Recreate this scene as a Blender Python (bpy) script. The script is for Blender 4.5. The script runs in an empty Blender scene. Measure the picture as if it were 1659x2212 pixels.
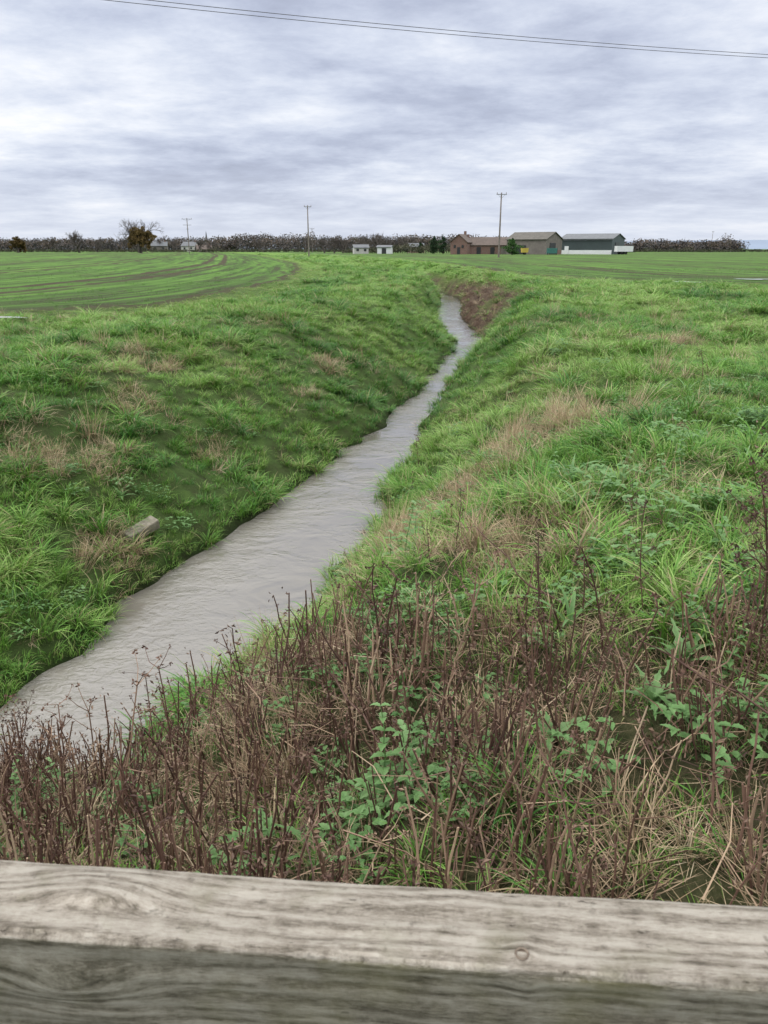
import bpy, math, numpy as np
from mathutils import Vector, Matrix, Euler
R = np.random.default_rng(7)
scene = bpy.context.scene
scene.view_settings.view_transform='Standard'
scene.view_settings.look='None'
scene.view_settings.exposure=0
ROOT = scene.collection

# ---------------------------------------------------------------- helpers
def link(o, parent=None):
    ROOT.objects.link(o)
    if parent is not None: o.parent=parent
    return o
class MB:
    def __init__(s): s.v=[];s.f=[];s.c=[];s.m=[];s.n=0
    def add(s, v, f, c=(0.5,0.5,0), m=0):
        v=np.asarray(v,dtype=float).reshape(-1,3)
        s.v.append(v)
        n=s.n
        s.f.extend([tuple(int(i)+n for i in q) for q in f])
        s.m.extend([m]*len(f))
        c=np.asarray(c,dtype=float)
        if c.ndim==1: c=np.tile(c,(len(v),1))
        s.c.append(c); s.n+=len(v)
    def mesh(s,name,mats,smooth=False):
        me=bpy.data.meshes.new(name)
        V=np.concatenate(s.v); C=np.concatenate(s.c)
        me.from_pydata(V.tolist(),[],s.f)
        a=me.attributes.new('vc','FLOAT_VECTOR','POINT')
        a.data.foreach_set('vector',C.astype(np.float32).ravel())
        for m in mats: me.materials.append(m)
        me.polygons.foreach_set('material_index',s.m)
        if smooth: me.polygons.foreach_set('use_smooth',[True]*len(me.polygons))
        me.update()
        return me
    def obj(s,name,mats,parent=None,smooth=False,linked=True):
        o=bpy.data.objects.new(name,s.mesh(name,mats,smooth))
        if linked: link(o,parent)
        return o
def box(mb,c,s,rot=0,col=(0.5,0.5,0),m=0):
    x,y,z=[k/2 for k in s]
    v=np.array([(a*x,b*y,d*z) for a in(-1,1) for b in(-1,1) for d in(-1,1)])
    cr,sr=math.cos(rot),math.sin(rot)
    v=np.stack([v[:,0]*cr-v[:,1]*sr+c[0],v[:,0]*sr+v[:,1]*cr+c[1],v[:,2]+c[2]],1)
    mb.add(v,[(0,1,3,2),(4,6,7,5),(0,4,5,1),(2,3,7,6),(0,2,6,4),(1,5,7,3)],col,m)
def tube(mb,pts,r0,r1,sides=4,col=(0.5,0.5,0),m=0,cap=False):
    pts=np.asarray(pts,float); n=len(pts)
    V=[]
    for i,p in enumerate(pts):
        d=pts[min(i+1,n-1)]-pts[max(i-1,0)]
        d/=np.linalg.norm(d)+1e-9
        a=np.cross(d,(0.31,0.93,0.17)); a/=np.linalg.norm(a)+1e-9
        b=np.cross(d,a); r=r0+(r1-r0)*i/max(1,n-1)
        for k in range(sides):
            t=2*math.pi*k/sides
            V.append(p+r*(a*math.cos(t)+b*math.sin(t)))
    F=[]
    for i in range(n-1):
        for k in range(sides):
            k2=(k+1)%sides
            F.append((i*sides+k,i*sides+k2,(i+1)*sides+k2,(i+1)*sides+k))
    F.append(tuple(range((n-1)*sides,n*sides)))
    mb.add(V,F,col,m)
TAB=np.random.default_rng(3).random((256,256))
def vn(x,y,f,seed=0):
    x=np.asarray(x,float)*f+seed*17.31+1000.5; y=np.asarray(y,float)*f+seed*9.7+1000.5
    xi=np.floor(x).astype(int); yi=np.floor(y).astype(int)
    u=x-xi; v=y-yi; u=u*u*(3-2*u); v=v*v*(3-2*v)
    a=TAB[xi%256,yi%256];b=TAB[(xi+1)%256,yi%256];c=TAB[xi%256,(yi+1)%256];d=TAB[(xi+1)%256,(yi+1)%256]
    return (a*(1-u)+b*u)*(1-v)+(c*(1-u)+d*u)*v
def fbm(x,y,f,seed=0,o=4):
    s=0;a=.5;t=0
    for i in range(o):
        s=s+a*vn(x,y,f*2**i,seed+i*3);t+=a;a*=.5
    return s/t
def sm(a,b,x):
    t=np.clip((x-a)/(b-a),0,1); return t*t*(3-2*t)

# ---------------------------------------------------------------- terrain definition
ZW=-1.8
YS=np.array([-60,0,4,5.04,5.79,7.15,8.41,10.1,12.53,14.2,16.31,19.1,22.95,27.28,30.08,34,37.8,43.2,50.4,57.6,64,74,90,120,150,200,260,400,4000.])
XL=np.array([-3.6,-3.3,-3.0,-2.95,-2.87,-2.68,-2.22,-1.60,-.85,-.40,.2,.75,1.577,2.34,2.63,2.62,2.55,2.78,3.5,4.1,3.5,1.6,-1.6,-6,-11,-24,-42,-90,-900])
XR=np.array([-2,-1.95,-1.8,-1.55,-1.05,-.72,-.38,-.06,.38,.60,.98,1.50,2.28,3.25,3.85,3.95,3.9,4.16,4.98,5.3,4.8,2.9,-.3,-4.6,-9.6,-22.5,-40,-88,-898])
fy=np.linspace(-60,400,9201)
ker=np.exp(-np.linspace(-2,2,41)**2); ker/=ker.sum()
def smo(a):
    p=np.pad(a,20,mode='edge'); return np.convolve(p,ker,'valid')
fxl=smo(np.interp(fy,YS,XL)); fxr=smo(np.interp(fy,YS,XR))
sl=np.gradient((fxl+fxr)/2,fy); k2=np.ones(60)/60
sl=np.convolve(np.pad(sl,(30,29),mode='edge'),k2,'valid')
fc=1/np.sqrt(1+sl**2)
def xl(y): return np.where(y<400,np.interp(y,fy,fxl),-90-(y-400)*.225)
def xr(y): return np.where(y<400,np.interp(y,fy,fxr),-88-(y-400)*.225)
def cosf(y): return np.interp(y,fy,fc)
def WL(y): return np.interp(y,[0,13,20,30,38,45,60,100],[4.6,4.8,4.0,3.0,1.4,1.1,1.8,2.6])
def WR(y): return np.interp(y,[0,10,20,28,34,45,60,100],[3.4,3.3,2.4,1.7,2.9,2.2,2.2,2.6])
FL=np.array([(-400,-40),(-60,8),(-20,15.5),(-9.6,20),(-7,23.8),(-5.9,30),(-5.2,42),(-5.7,55),(-9.5,90),(-30,197),(-60,330),(-230,900),(-900,4000.)])
FR=np.array([(400,-20),(60,25),(18,37.6),(10.5,46),(8.5,60),(7.5,85),(4,120),(-3,160),(-30,280),(-80,420),(-200,900),(-800,4000.)])
def pdist(x,y,P):
    d=np.full(x.shape,1e9)
    for a,b in zip(P[:-1],P[1:]):
        ab=b-a; t=np.clip(((x-a[0])*ab[0]+(y-a[1])*ab[1])/(ab@ab),0,1)
        d=np.minimum(d,np.hypot(x-a[0]-t*ab[0],y-a[1]-t*ab[1]))
    return d
def field(x,y):
    jl=(fbm(x,y,.6,5,3)-.5)*.9
    dl=pdist(x,y,FL)*np.where(x<np.interp(y,FL[:,1],FL[:,0]),1,-1)+jl
    dr=pdist(x,y,FR)*np.where(x>np.interp(y,FR[:,1],FR[:,0]),1,-1)+jl
    return dl,dr
def height(x,y):
    c=cosf(y)
    jit=(fbm(x,y,1.1,11,3)-.5)*.5
    dl=(xl(y)-x)*c+jit*1.0; dr=(x-xr(y))*c+jit*1.0
    d=np.maximum(dl,dr)
    s=np.where(dl>dr,dl/WL(y),dr/WR(y))
    sc=np.clip(s,0,1)
    h=ZW+(0-ZW)*(1-(1-sc)**1.75)
    h=np.where(d<0,ZW+np.maximum(d*.9,-.4),h)
    # foreground embankment
    e=np.interp(y,[-60,.4,1.0,1.6,2.4,3.1,3.7,4.3,5.0,6.0],[0,-.02,-.2,-.46,-.74,-1.0,-1.3,-1.78,-2.2,-2.6])+ (fbm(x,y,.8,40,3)-.5)*.3*sm(.6,2,y)
    k=.12
    h=np.maximum(h,e)+k*np.exp(-np.abs(h-e)/k)*.5*(y>0)
    bank=sm(-.05,.6,d)*sm(.5,1.5,y)
    fl,fr=field(x,y)
    inf=sm(-.5,1.0,np.maximum(fl,fr))
    hum=(fbm(x,y,.45,2,3)-.5)*.34+(fbm(x,y,1.9,6,3)-.5)*.20
    h=h+hum*bank*(1-inf*.93)
    h=h+inf*.04*sm(1,4,y)
    h=h+(fbm(x,y,.03,21,3)-.5)*.5*sm(10,60,np.abs(d))*sm(30,120,y)*.5
    return h
def uv_ok(x,y,m=1.6): return np.abs(x)<.60*y+m

# ---------------------------------------------------------------- material helpers
def newmat(name):
    m=bpy.data.materials.new(name); m.use_nodes=True
    nt=m.node_tree; b=nt.nodes['Principled BSDF']; return m,nt,b
def N(nt,t,**k):
    n=nt.nodes.new(t)
    for a,b in k.items(): setattr(n,a,b)
    return n
def setin(n,**k):
    for a,b in k.items(): n.inputs[a.replace('_',' ')].default_value=b
def math_(nt,op,a,b=None,c=None,clamp=False):
    n=N(nt,'ShaderNodeMath',operation=op); n.use_clamp=clamp
    for i,v in enumerate((a,b,c)):
        if v is None: continue
        if isinstance(v,(int,float)): n.inputs[i].default_value=v
        else: nt.links.new(v,n.inputs[i])
    return n.outputs[0]
def mixc(nt,f,a,b,blend='MIX'):
    n=N(nt,'ShaderNodeMix',data_type='RGBA',blend_type=blend)
    for i,v in ((0,f),(6,a),(7,b)):
        if isinstance(v,(int,float)): n.inputs[i].default_value=v
        elif isinstance(v,tuple): n.inputs[i].default_value=(*v,1) if len(v)==3 else v
        else: nt.links.new(v,n.inputs[i])
    return n.outputs[2]
def noise(nt,vec,scale,detail=4,rough=.55,dist=0):
    n=N(nt,'ShaderNodeTexNoise'); setin(n,Scale=scale,Detail=detail,Roughness=rough,Distortion=dist)
    if vec is not None: nt.links.new(vec,n.inputs['Vector'])
    return n.outputs['Fac']
def ramp(nt,fac,stops,interp='LINEAR'):
    n=N(nt,'ShaderNodeValToRGB'); cr=n.color_ramp; cr.interpolation=interp
    while len(cr.elements)<len(stops): cr.elements.new(.5)
    for e,(p,c) in zip(cr.elements,stops):
        e.position=p; e.color=(*c,1) if len(c)==3 else c
    nt.links.new(fac,n.inputs[0]); return n.outputs[0]
def mapr(nt,v,a,b,c=0,d=1):
    n=N(nt,'ShaderNodeMapRange'); nt.links.new(v,n.inputs[0])
    for i,k in enumerate((a,b,c,d)): n.inputs[i+1].default_value=k
    return n.outputs[0]
def attr(nt,name,kind='GEOMETRY'):
    n=N(nt,'ShaderNodeAttribute',attribute_name=name,attribute_type=kind); return n
def bump(nt,h,b,strength=.5,dist=.02):
    n=N(nt,'ShaderNodeBump'); setin(n,Strength=strength,Distance=dist)
    nt.links.new(h,n.inputs['Height']); nt.links.new(n.outputs[0],b.inputs['Normal'])
def gray(nt,v):
    comb=N(nt,'ShaderNodeCombineColor')
    for i in range(3): nt.links.new(v,comb.inputs[i])
    return comb.outputs[0]
def simple(name,c1,c2=None,scale=3,rough=.8,metal=0,bs=0,obj=True):
    m,nt,b=newmat(name)
    tc=N(nt,'ShaderNodeTexCoord').outputs['Object']
    c2=c2 or tuple(k*.7 for k in c1)
    n=noise(nt,tc,scale,6,.65)
    nt.links.new(ramp(nt,n,[(.3,c2),(.7,c1)]),b.inputs['Base Color'])
    setin(b,Roughness=rough,Metallic=metal)
    if bs: bump(nt,n,b,bs,.02)
    return m

def foliage_mat(name,stops,straw=(.46,.36,.21),trans=.3,rootd=.4,rough=.55,use_tint=True):
    m,nt,b=newmat(name)
    vc=attr(nt,'vc').outputs['Vector']
    sp=N(nt,'ShaderNodeSeparateXYZ'); nt.links.new(vc,sp.inputs[0])
    hh,rr=sp.outputs[0],sp.outputs[1]
    var=attr(nt,'var','INSTANCER').outputs['Fac']
    f=math_(nt,'ADD',math_(nt,'MULTIPLY',rr,.42),math_(nt,'MULTIPLY',var,.58))
    col=ramp(nt,f,stops)
    if use_tint:
        ti=attr(nt,'tint','INSTANCER').outputs['Fac']
        r2=math_(nt,'FRACT',math_(nt,'MULTIPLY',rr,7.31))
        mf=math_(nt,'ADD',math_(nt,'MULTIPLY',math_(nt,'SUBTRACT',ti,r2),6),.5,clamp=True)
        st=mixc(nt,math_(nt,'FRACT',math_(nt,'MULTIPLY',rr,13.7)),straw,tuple(k*.5 for k in straw))
        col=mixc(nt,mf,col,st)
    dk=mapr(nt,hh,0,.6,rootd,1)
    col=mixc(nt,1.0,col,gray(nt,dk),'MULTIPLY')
    nt.links.new(col,b.inputs['Base Color']); setin(b,Roughness=rough)
    b.inputs['Specular IOR Level'].default_value=.35
    if trans>0:
        tr=N(nt,'ShaderNodeBsdfTranslucent'); nt.links.new(col,tr.inputs[0])
        mx=N(nt,'ShaderNodeMixShader'); mx.inputs[0].default_value=trans
        nt.links.new(b.outputs[0],mx.inputs[1]); nt.links.new(tr.outputs[0],mx.inputs[2])
        nt.links.new(mx.outputs[0],nt.nodes['Material Output'].inputs[0])
    return m
GR=[(0,(.040,.125,.040)),(.25,(.068,.205,.034)),(.5,(.125,.30,.038)),(.75,(.225,.39,.075)),(1,(.35,.46,.17))]
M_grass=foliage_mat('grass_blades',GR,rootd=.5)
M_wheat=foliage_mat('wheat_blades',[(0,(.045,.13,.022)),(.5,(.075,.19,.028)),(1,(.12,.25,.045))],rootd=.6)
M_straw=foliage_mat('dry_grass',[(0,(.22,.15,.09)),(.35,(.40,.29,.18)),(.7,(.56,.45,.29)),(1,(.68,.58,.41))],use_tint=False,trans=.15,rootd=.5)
M_stem=foliage_mat('dead_stalk',[(0,(.045,.024,.018)),(.4,(.095,.05,.036)),(.65,(.17,.10,.07)),(.85,(.36,.26,.17)),(1,(.50,.40,.28))],use_tint=False,trans=0,rootd=.7,rough=.7)
M_leaf=foliage_mat('weed_leaf',[(0,(.065,.16,.045)),(.5,(.13,.25,.08)),(1,(.23,.35,.16))],use_tint=False,rootd=.8)
M_brownleaf=foliage_mat('withered_leaf',[(0,(.07,.04,.03)),(.5,(.15,.095,.065)),(1,(.30,.21,.14))],use_tint=False,trans=.0,rootd=.8)

# ---------------------------------------------------------------- terrain mesh
def brownbank(x,y):
    d=(x-xr(y))*cosf(y)
    w=np.interp(y,[28,33,45,55,120],[.9,2.3,1.6,1.1,1.0])
    nn=sm(.34,.52,fbm(x,y,.5,140,3))
    return sm(26.5,30,y)*(1-sm(110,160,y))*sm(-.3,.1,d)*(1-sm(w-.5,w+.3,d))*(.55+.45*nn)
def build_terrain():
    nx,ny=680,760
    tx=np.linspace(-1,1,nx); X=2.5*np.sinh(7.6*tx)*1.0
    k=7.89; ty=np.linspace(-.40,1,ny); Y=4+3*np.sinh(k*ty)
    gx,gy=np.meshgrid(X,Y)
    x=gx.ravel(); y=gy.ravel()
    z=height(x,y)
    co=np.stack([x,y,z],1)
    me=bpy.data.meshes.new('ground_terrain')
    me.vertices.add(len(co)); me.vertices.foreach_set('co',co.ravel())
    i=np.arange(ny-1)[:,None]*nx+np.arange(nx-1)[None,:]; i=i.ravel()
    q=np.stack([i,i+1,i+nx+1,i+nx],1)
    me.loops.add(q.size); me.loops.foreach_set('vertex_index',q.ravel().astype(np.int32))
    me.polygons.add(len(q)); me.polygons.foreach_set('loop_start',np.arange(0,q.size,4,dtype=np.int32))
    me.polygons.foreach_set('use_smooth',np.ones(len(q),bool))
    me.update(calc_edges=True)
    fl,fr=field(x,y)
    brown=brownbank(x,y)
    brown=np.maximum(brown,(1-sm(3.0,4.2,y))*.6*sm(.6,1.6,y))
    fm=sm(-.3,.3,np.maximum(fl,fr))
    def fa(n,v):
        a=me.attributes.new(n,'FLOAT','POINT'); a.data.foreach_set('value',v.astype(np.float32))
    fa('field',fm); fa('brown',brown); fa('fd',np.where(fl>fr,pdist(x,y,FL),pdist(x,y,FR)*1.0+500)); 
    fa('tram',np.where(fl>fr,np.maximum(fl,0),np.maximum(fr,0)))
    o=link(bpy.data.objects.new('ground_terrain',me))
    m,nt,b=newmat('ground_grass_and_soil')
    pos=N(nt,'ShaderNodeNewGeometry').outputs['Position']
    sx=N(nt,'ShaderNodeSeparateXYZ'); nt.links.new(pos,sx.inputs[0])
    n1=noise(nt,pos,.35,6,.6); n2=noise(nt,pos,3.0,6,.7); n3=noise(nt,pos,25,6,.8)
    dist=mapr(nt,sx.outputs[1],15,90,0,1)
    gnear=ramp(nt,n2,[(.3,(.045,.05,.022)),(.55,(.06,.10,.028)),(.75,(.09,.15,.035))])
    gfar=ramp(nt,math_(nt,'ADD',math_(nt,'MULTIPLY',n1,.5),math_(nt,'MULTIPLY',n2,.5)),[(.32,(.065,.13,.03)),(.5,(.11,.20,.042)),(.68,(.17,.24,.07))])
    g=mixc(nt,dist,gnear,gfar)
    br=ramp(nt,math_(nt,'ADD',math_(nt,'MULTIPLY',n2,.4),math_(nt,'MULTIPLY',n3,.6)),[(.36,(.022,.016,.012)),(.5,(.065,.045,.032)),(.62,(.16,.115,.075))])
    g=mixc(nt,attr(nt,'brown').outputs['Fac'],g,br)
    # cereal field with drilled rows
    cv=N(nt,'ShaderNodeCombineXYZ'); nt.links.new(attr(nt,'fd').outputs['Fac'],cv.inputs[0]); 
    nt.links.new(math_(nt,'MULTIPLY',sx.outputs[1],.04),cv.inputs[1])
    rows=noise(nt,cv.outputs[0],1.3,4,.7)
    rows2=noise(nt,cv.outputs[0],.25,3,.6)
    ff=math_(nt,'ADD',math_(nt,'MULTIPLY',rows,.55),math_(nt,'ADD',math_(nt,'MULTIPLY',n1,.15),math_(nt,'MULTIPLY',rows2,.3)))
    fld=ramp(nt,ff,[(.41,(.050,.052,.028)),(.46,(.052,.088,.025)),(.51,(.072,.145,.03)),(.61,(.115,.21,.043))])
    td=attr(nt,'tram').outputs['Fac']
    fu=math_(nt,'ABSOLUTE',math_(nt,'SUBTRACT',math_(nt,'MODULO',math_(nt,'ADD',td,math_(nt,'MULTIPLY',rows2,.8)),3.0),1.5))
    fu=mapr(nt,fu,.12,.32,1,0)
    fu=math_(nt,'MULTIPLY',fu,mapr(nt,noise(nt,pos,.12,3,.6),.42,.58,.08,.85))
    fld=mixc(nt,fu,fld,(.050,.05,.028))
    tm=math_(nt,'MODULO',math_(nt,'ADD',td,9.0),12.0)
    t1=math_(nt,'LESS_THAN',math_(nt,'ABSOLUTE',math_(nt,'SUBTRACT',tm,5.1)),.38)
    t2=math_(nt,'LESS_THAN',math_(nt,'ABSOLUTE',math_(nt,'SUBTRACT',tm,7.1)),.38)
    tr=math_(nt,'MULTIPLY',math_(nt,'MAXIMUM',t1,t2),mapr(nt,n1,.3,.55,.6,1.0))
    fld=mixc(nt,tr,fld,(.055,.043,.028))
    edge=math_(nt,'LESS_THAN',td,.55)
    fld=mixc(nt,math_(nt,'MULTIPLY',edge,.85),fld,(.055,.045,.028))
    g=mixc(nt,attr(nt,'field').outputs['Fac'],g,fld)
    wet=mapr(nt,sx.outputs[2],ZW,ZW+.18,.35,1)
    g=mixc(nt,1.0,g,gray(nt,wet),'MULTIPLY')
    nt.links.new(g,b.inputs['Base Color']); setin(b,Roughness=.95); b.inputs['Specular IOR Level'].default_value=.1
    bump(nt,math_(nt,'ADD',math_(nt,'MULTIPLY',n3,.5),n2),b,1.0,.08)
    me.materials.append(m)
    return o
build_terrain()

# ---------------------------------------------------------------- water
def build_water():
    mb=MB()
    ys=np.concatenate([np.linspace(3.4,60,300),np.linspace(60.5,300,300)])
    V=[];F=[]
    cols=9
    for y in ys:
        a,b_=float(xl(y))-.8,float(xr(y))+.8
        if y>45: a+=.3;b_-=.3
        for k in range(cols): V.append((a+(b_-a)*k/(cols-1),y,ZW))
    for i in range(len(ys)-1):
        for k in range(cols-1):
            F.append((i*cols+k,i*cols+k+1,(i+1)*cols+k+1,(i+1)*cols+k))
    mb.add(V,F)
    m,nt,b=newmat('stream_water')
    pos=N(nt,'ShaderNodeNewGeometry').outputs['Position']
    mp=N(nt,'ShaderNodeMapping'); nt.links.new(pos,mp.inputs[0])
    mp.inputs['Rotation'].default_value=(0,0,math.radians(18)); mp.inputs['Scale'].default_value=(1.0,1.3,1)
    a=noise(nt,mp.outputs[0],1.6,2,.5,1.0); c=noise(nt,mp.outputs[0],8,4,.6,1.2); d=noise(nt,pos,.8,3,.5)
    h=math_(nt,'ADD',math_(nt,'MULTIPLY',a,.7),math_(nt,'MULTIPLY',math_(nt,'MULTIPLY',c,.34),mapr(nt,d,.38,.62,.2,1.6)))
    bump(nt,h,b,.5,.055)
    nt.links.new(ramp(nt,d,[(.3,(.125,.115,.10)),(.7,(.165,.152,.132))]),b.inputs['Base Color'])
    setin(b,Roughness=.02,IOR=1.6); b.inputs['Specular IOR Level'].default_value=.8
    mb.obj('stream_water',[m],smooth=True)
build_water()

# ---------------------------------------------------------------- scatter system
def scatter(name,protos,P,rot,scl,idx,tint,var):
    P=np.asarray(P,float); n=len(P)
    me=bpy.data.meshes.new(name); me.vertices.add(n); me.vertices.foreach_set('co',P.astype(np.float32).ravel())
    def at(nm,ty,key,v):
        a=me.attributes.new(nm,ty,'POINT'); a.data.foreach_set(key,v)
    at('rot','FLOAT_VECTOR','vector',rot.astype(np.float32).ravel())
    at('scl','FLOAT_VECTOR','vector',scl.astype(np.float32).ravel())
    at('idx','INT','value',idx.astype(np.int32))
    at('tint','FLOAT','value',tint.astype(np.float32)); at('var','FLOAT','value',var.astype(np.float32))
    o=link(bpy.data.objects.new(name,me))
    col=bpy.data.collections.new(name+'_plants')
    for p in protos: col.objects.link(p)
    ng=bpy.data.node_groups.new(name+'_scatter','GeometryNodeTree')
    ng.interface.new_socket('Geometry',in_out='INPUT',socket_type='NodeSocketGeometry')
    ng.interface.new_socket('Geometry',in_out='OUTPUT',socket_type='NodeSocketGeometry')
    gi=ng.nodes.new('NodeGroupInput'); go=ng.nodes.new('NodeGroupOutput')
    ip=ng.nodes.new('GeometryNodeInstanceOnPoints'); ci=ng.nodes.new('GeometryNodeCollectionInfo')
    ci.inputs['Collection'].default_value=col; ci.inputs['Separate Children'].default_value=True; ci.inputs['Reset Children'].default_value=True
    ip.inputs['Pick Instance'].default_value=True
    def na(nm,ty):
        q=ng.nodes.new('GeometryNodeInputNamedAttribute'); q.data_type=ty; q.inputs[0].default_value=nm; return q.outputs[0]
    er=ng.nodes.new('FunctionNodeEulerToRotation')
    L=ng.links.new
    L(gi.outputs[0],ip.inputs['Points']); L(ci.outputs[0],ip.inputs['Instance'])
    L(na('rot','FLOAT_VECTOR'),er.inputs[0]); L(er.outputs[0],ip.inputs['Rotation'])
    L(na('scl','FLOAT_VECTOR'),ip.inputs['Scale']); L(na('idx','INT'),ip.inputs['Instance Index'])
    L(ip.outputs[0],go.inputs[0])
    md=o.modifiers.new('scatter','NODES'); md.node_group=ng
    return o

def blades(mb,n,spread,L0,L1,w,t0,t1,seg=4,flat=False):
    for _ in range(n):
        ph=R.random()*2*math.pi; rr=spread*math.sqrt(R.random())
        pa=ph+R.normal()*.9
        p=np.array([rr*math.cos(pa),rr*math.sin(pa),-.02 if not flat else R.random()*.04])
        L=R.uniform(L0,L1); a=R.uniform(*t0); e=a+R.uniform(*t1); ww=w*R.uniform(.6,1.3)
        side=np.array([-math.sin(ph),math.cos(ph),0]); tw=R.normal()*.4
        V=[];C=[];r=R.random()
        for k in range(seg+1):
            s=k/seg; wd=ww*(1-s**2)*.5+.0002
            sd=side*math.cos(tw*s*2)+np.array([0,0,1])*math.sin(tw*s*2)*.6
            V+= [p-sd*wd,p+sd*wd]; C+=[(s,r,0)]*2
            th=a+(e-a)*s
            dr=np.array([math.cos(ph)*math.sin(th),math.sin(ph)*math.sin(th),math.cos(th)])
            p=p+dr*L/seg
        mb.add(V,[(2*k,2*k+1,2*k+3,2*k+2) for k in range(seg)],C)
def proto(name,fn,mats):
    mb=MB(); fn(mb); return mb.obj(name,mats,linked=False)
G=[]
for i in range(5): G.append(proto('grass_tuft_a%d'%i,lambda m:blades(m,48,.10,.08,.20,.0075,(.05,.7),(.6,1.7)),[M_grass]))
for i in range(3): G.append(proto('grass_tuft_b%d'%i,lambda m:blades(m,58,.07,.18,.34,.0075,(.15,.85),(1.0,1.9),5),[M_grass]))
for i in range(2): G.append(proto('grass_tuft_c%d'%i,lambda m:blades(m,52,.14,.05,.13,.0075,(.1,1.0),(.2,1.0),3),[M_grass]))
PATCH=[(-4,9.2,.8),(-4.2,13.5,.6),(-2.5,10.9,.35),(-2.95,7.6,.4),(1.85,8.4,.75),(.2,5.3,.5),(.7,4.4,.5),(.05,6.2,.35),(.9,6.4,.35),(-5,7.6,.4),(-1.6,14.5,.3),(5,14,.5),(0.6,7.3,.4),(-3.6,11.2,.4),(-1.2,17,.4),(1.2,7.4,.3),(2.6,9.6,.3)]
def deadmask(x,y):
    j=(fbm(x,y,1.8,31,3)-.5)*1.6
    m=np.zeros_like(x)
    for a,b,r in PATCH: m=np.maximum(m,1-sm(.5,1.25,np.hypot(x-a,(y-b)*.8)/r+j*.6))
    return m
def foremask(x,y):
    lim=np.interp(x,[-3,-.6,.3,1.2,3],[4.4,4.2,3.6,2.95,2.7])
    return 1-sm(-.45,.45,y-lim+(fbm(x,y,1.2,77,2)-.5)*1.2)
def sample(bands,m=1.6):
    xs=[];ys=[];bi=[]
    for k,(a,b,den) in enumerate(bands):
        hw=.60*b+m; n=int(den*2*hw*(b-a))
        x=R.uniform(-hw,hw,n); y=R.uniform(a,b,n); ok=uv_ok(x,y,m)
        xs.append(x[ok]);ys.append(y[ok]);bi.append(np.full(ok.sum(),k))
    return np.concatenate(xs),np.concatenate(ys),np.concatenate(bi)
def rotz(n,t=.12): return np.stack([R.normal(0,t,n),R.normal(0,t,n),R.uniform(0,6.283,n)],1)
# grass
bands=[(1.2,5,84),(5,9,76),(9,15,48),(15,25,27),(25,40,14),(40,70,6),(70,130,1.6),(130,230,.4)]
bs=np.array([1,1,1.1,1.3,1.7,2.2,3.3,5.0]); bz=np.array([1,1,1,1.05,1.15,1.3,1.5,1.8])
x,y,b=sample(bands,1.2)
z=height(x,y); fl,fr=field(x,y); ff=np.maximum(fl,fr)
brown=brownbank(x,y)
dm=deadmask(x,y)
fore=foremask(x,y)
keep=(z>ZW+.0)&(ff<.1)&(R.random(len(x))>brown*.92)&(R.random(len(x))>dm*.6)&(R.random(len(x))>fore*.40)
x,y,z,b,dm,fore,brown,ff=[q[keep] for q in (x,y,z,b,dm,fore,brown,ff)]
n=len(x)
clump=fbm(x,y,1.6,52,3)
s=(.45+.85*clump)*R.uniform(.75,1.25,n)
s*=np.where(fore>.5,.78,1)
vg=sm(-2.6,-.8,ff); s*=1-.45*vg
bigt=(R.random(n)<(.05+.28*sm(.5,.66,clump))*(1-.7*fore))&(vg<.5)
s=np.where(bigt,s*R.uniform(.95,1.3,n),s)
S=np.stack([s*bs[b],s*bs[b],s*bz[b]],1)
idx=np.where(bigt,R.integers(5,8,n),np.where(R.random(n)<.35+.5*vg,R.integers(8,10,n),R.integers(0,5,n)))
tint=np.clip(.07+.5*dm+.28*fore+.4*brown+.45*np.clip(fbm(x,y,.8,60,3)-.5,0,1)+.14*vg,0,.9)
right=(x>xr(y))
var=np.clip((fbm(x,y,.35,70,3)-.5)*1.8+.47+(fbm(x,y,2.2,71,2)-.5)*.7+.14*sm(10,30,y)+.12*right+R.normal(0,.18,n)+.2*vg-.12*bigt-.22*fore,0,1)
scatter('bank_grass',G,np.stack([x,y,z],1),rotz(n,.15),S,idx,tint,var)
NG=n
# wheat
Wt=[proto('wheat_seedling_%d'%i,lambda m:blades(m,12,.10,.05,.12,.006,(.05,.5),(.2,1.0),3),[M_wheat]) for i in range(3)]
x,y,b=sample([(10,25,24),(25,40,10),(40,70,2.5)],5)
fl,fr=field(x,y); f=np.maximum(fl,fr)
row=np.abs(((np.where(fl>fr,pdist(x,y,FL),pdist(x,y,FR))/.5)%1)-.5)
tm=(f+9)%12
ok=(f>.45)&(row<.2)&(np.abs(tm-5.1)>.45)&(np.abs(tm-7.1)>.45)&(fbm(x,y,.5,90,3)>.42)&(np.abs((f%3.0)-1.5)>.35)
x,y,b=x[ok],y[ok],b[ok]; n=len(x)
ws=np.array([.8,1.2,1.8])[b]*R.uniform(.7,1.3,n)
scatter('wheat_crop',Wt,np.stack([x,y,height(x,y)],1),rotz(n,.1),np.stack([ws,ws,ws**.5],1),R.integers(0,3,n),np.full(n,.05),np.clip(R.normal(.45,.2,n)+(fbm(x,y,.2,91,2)-.5),0,1))
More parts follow.
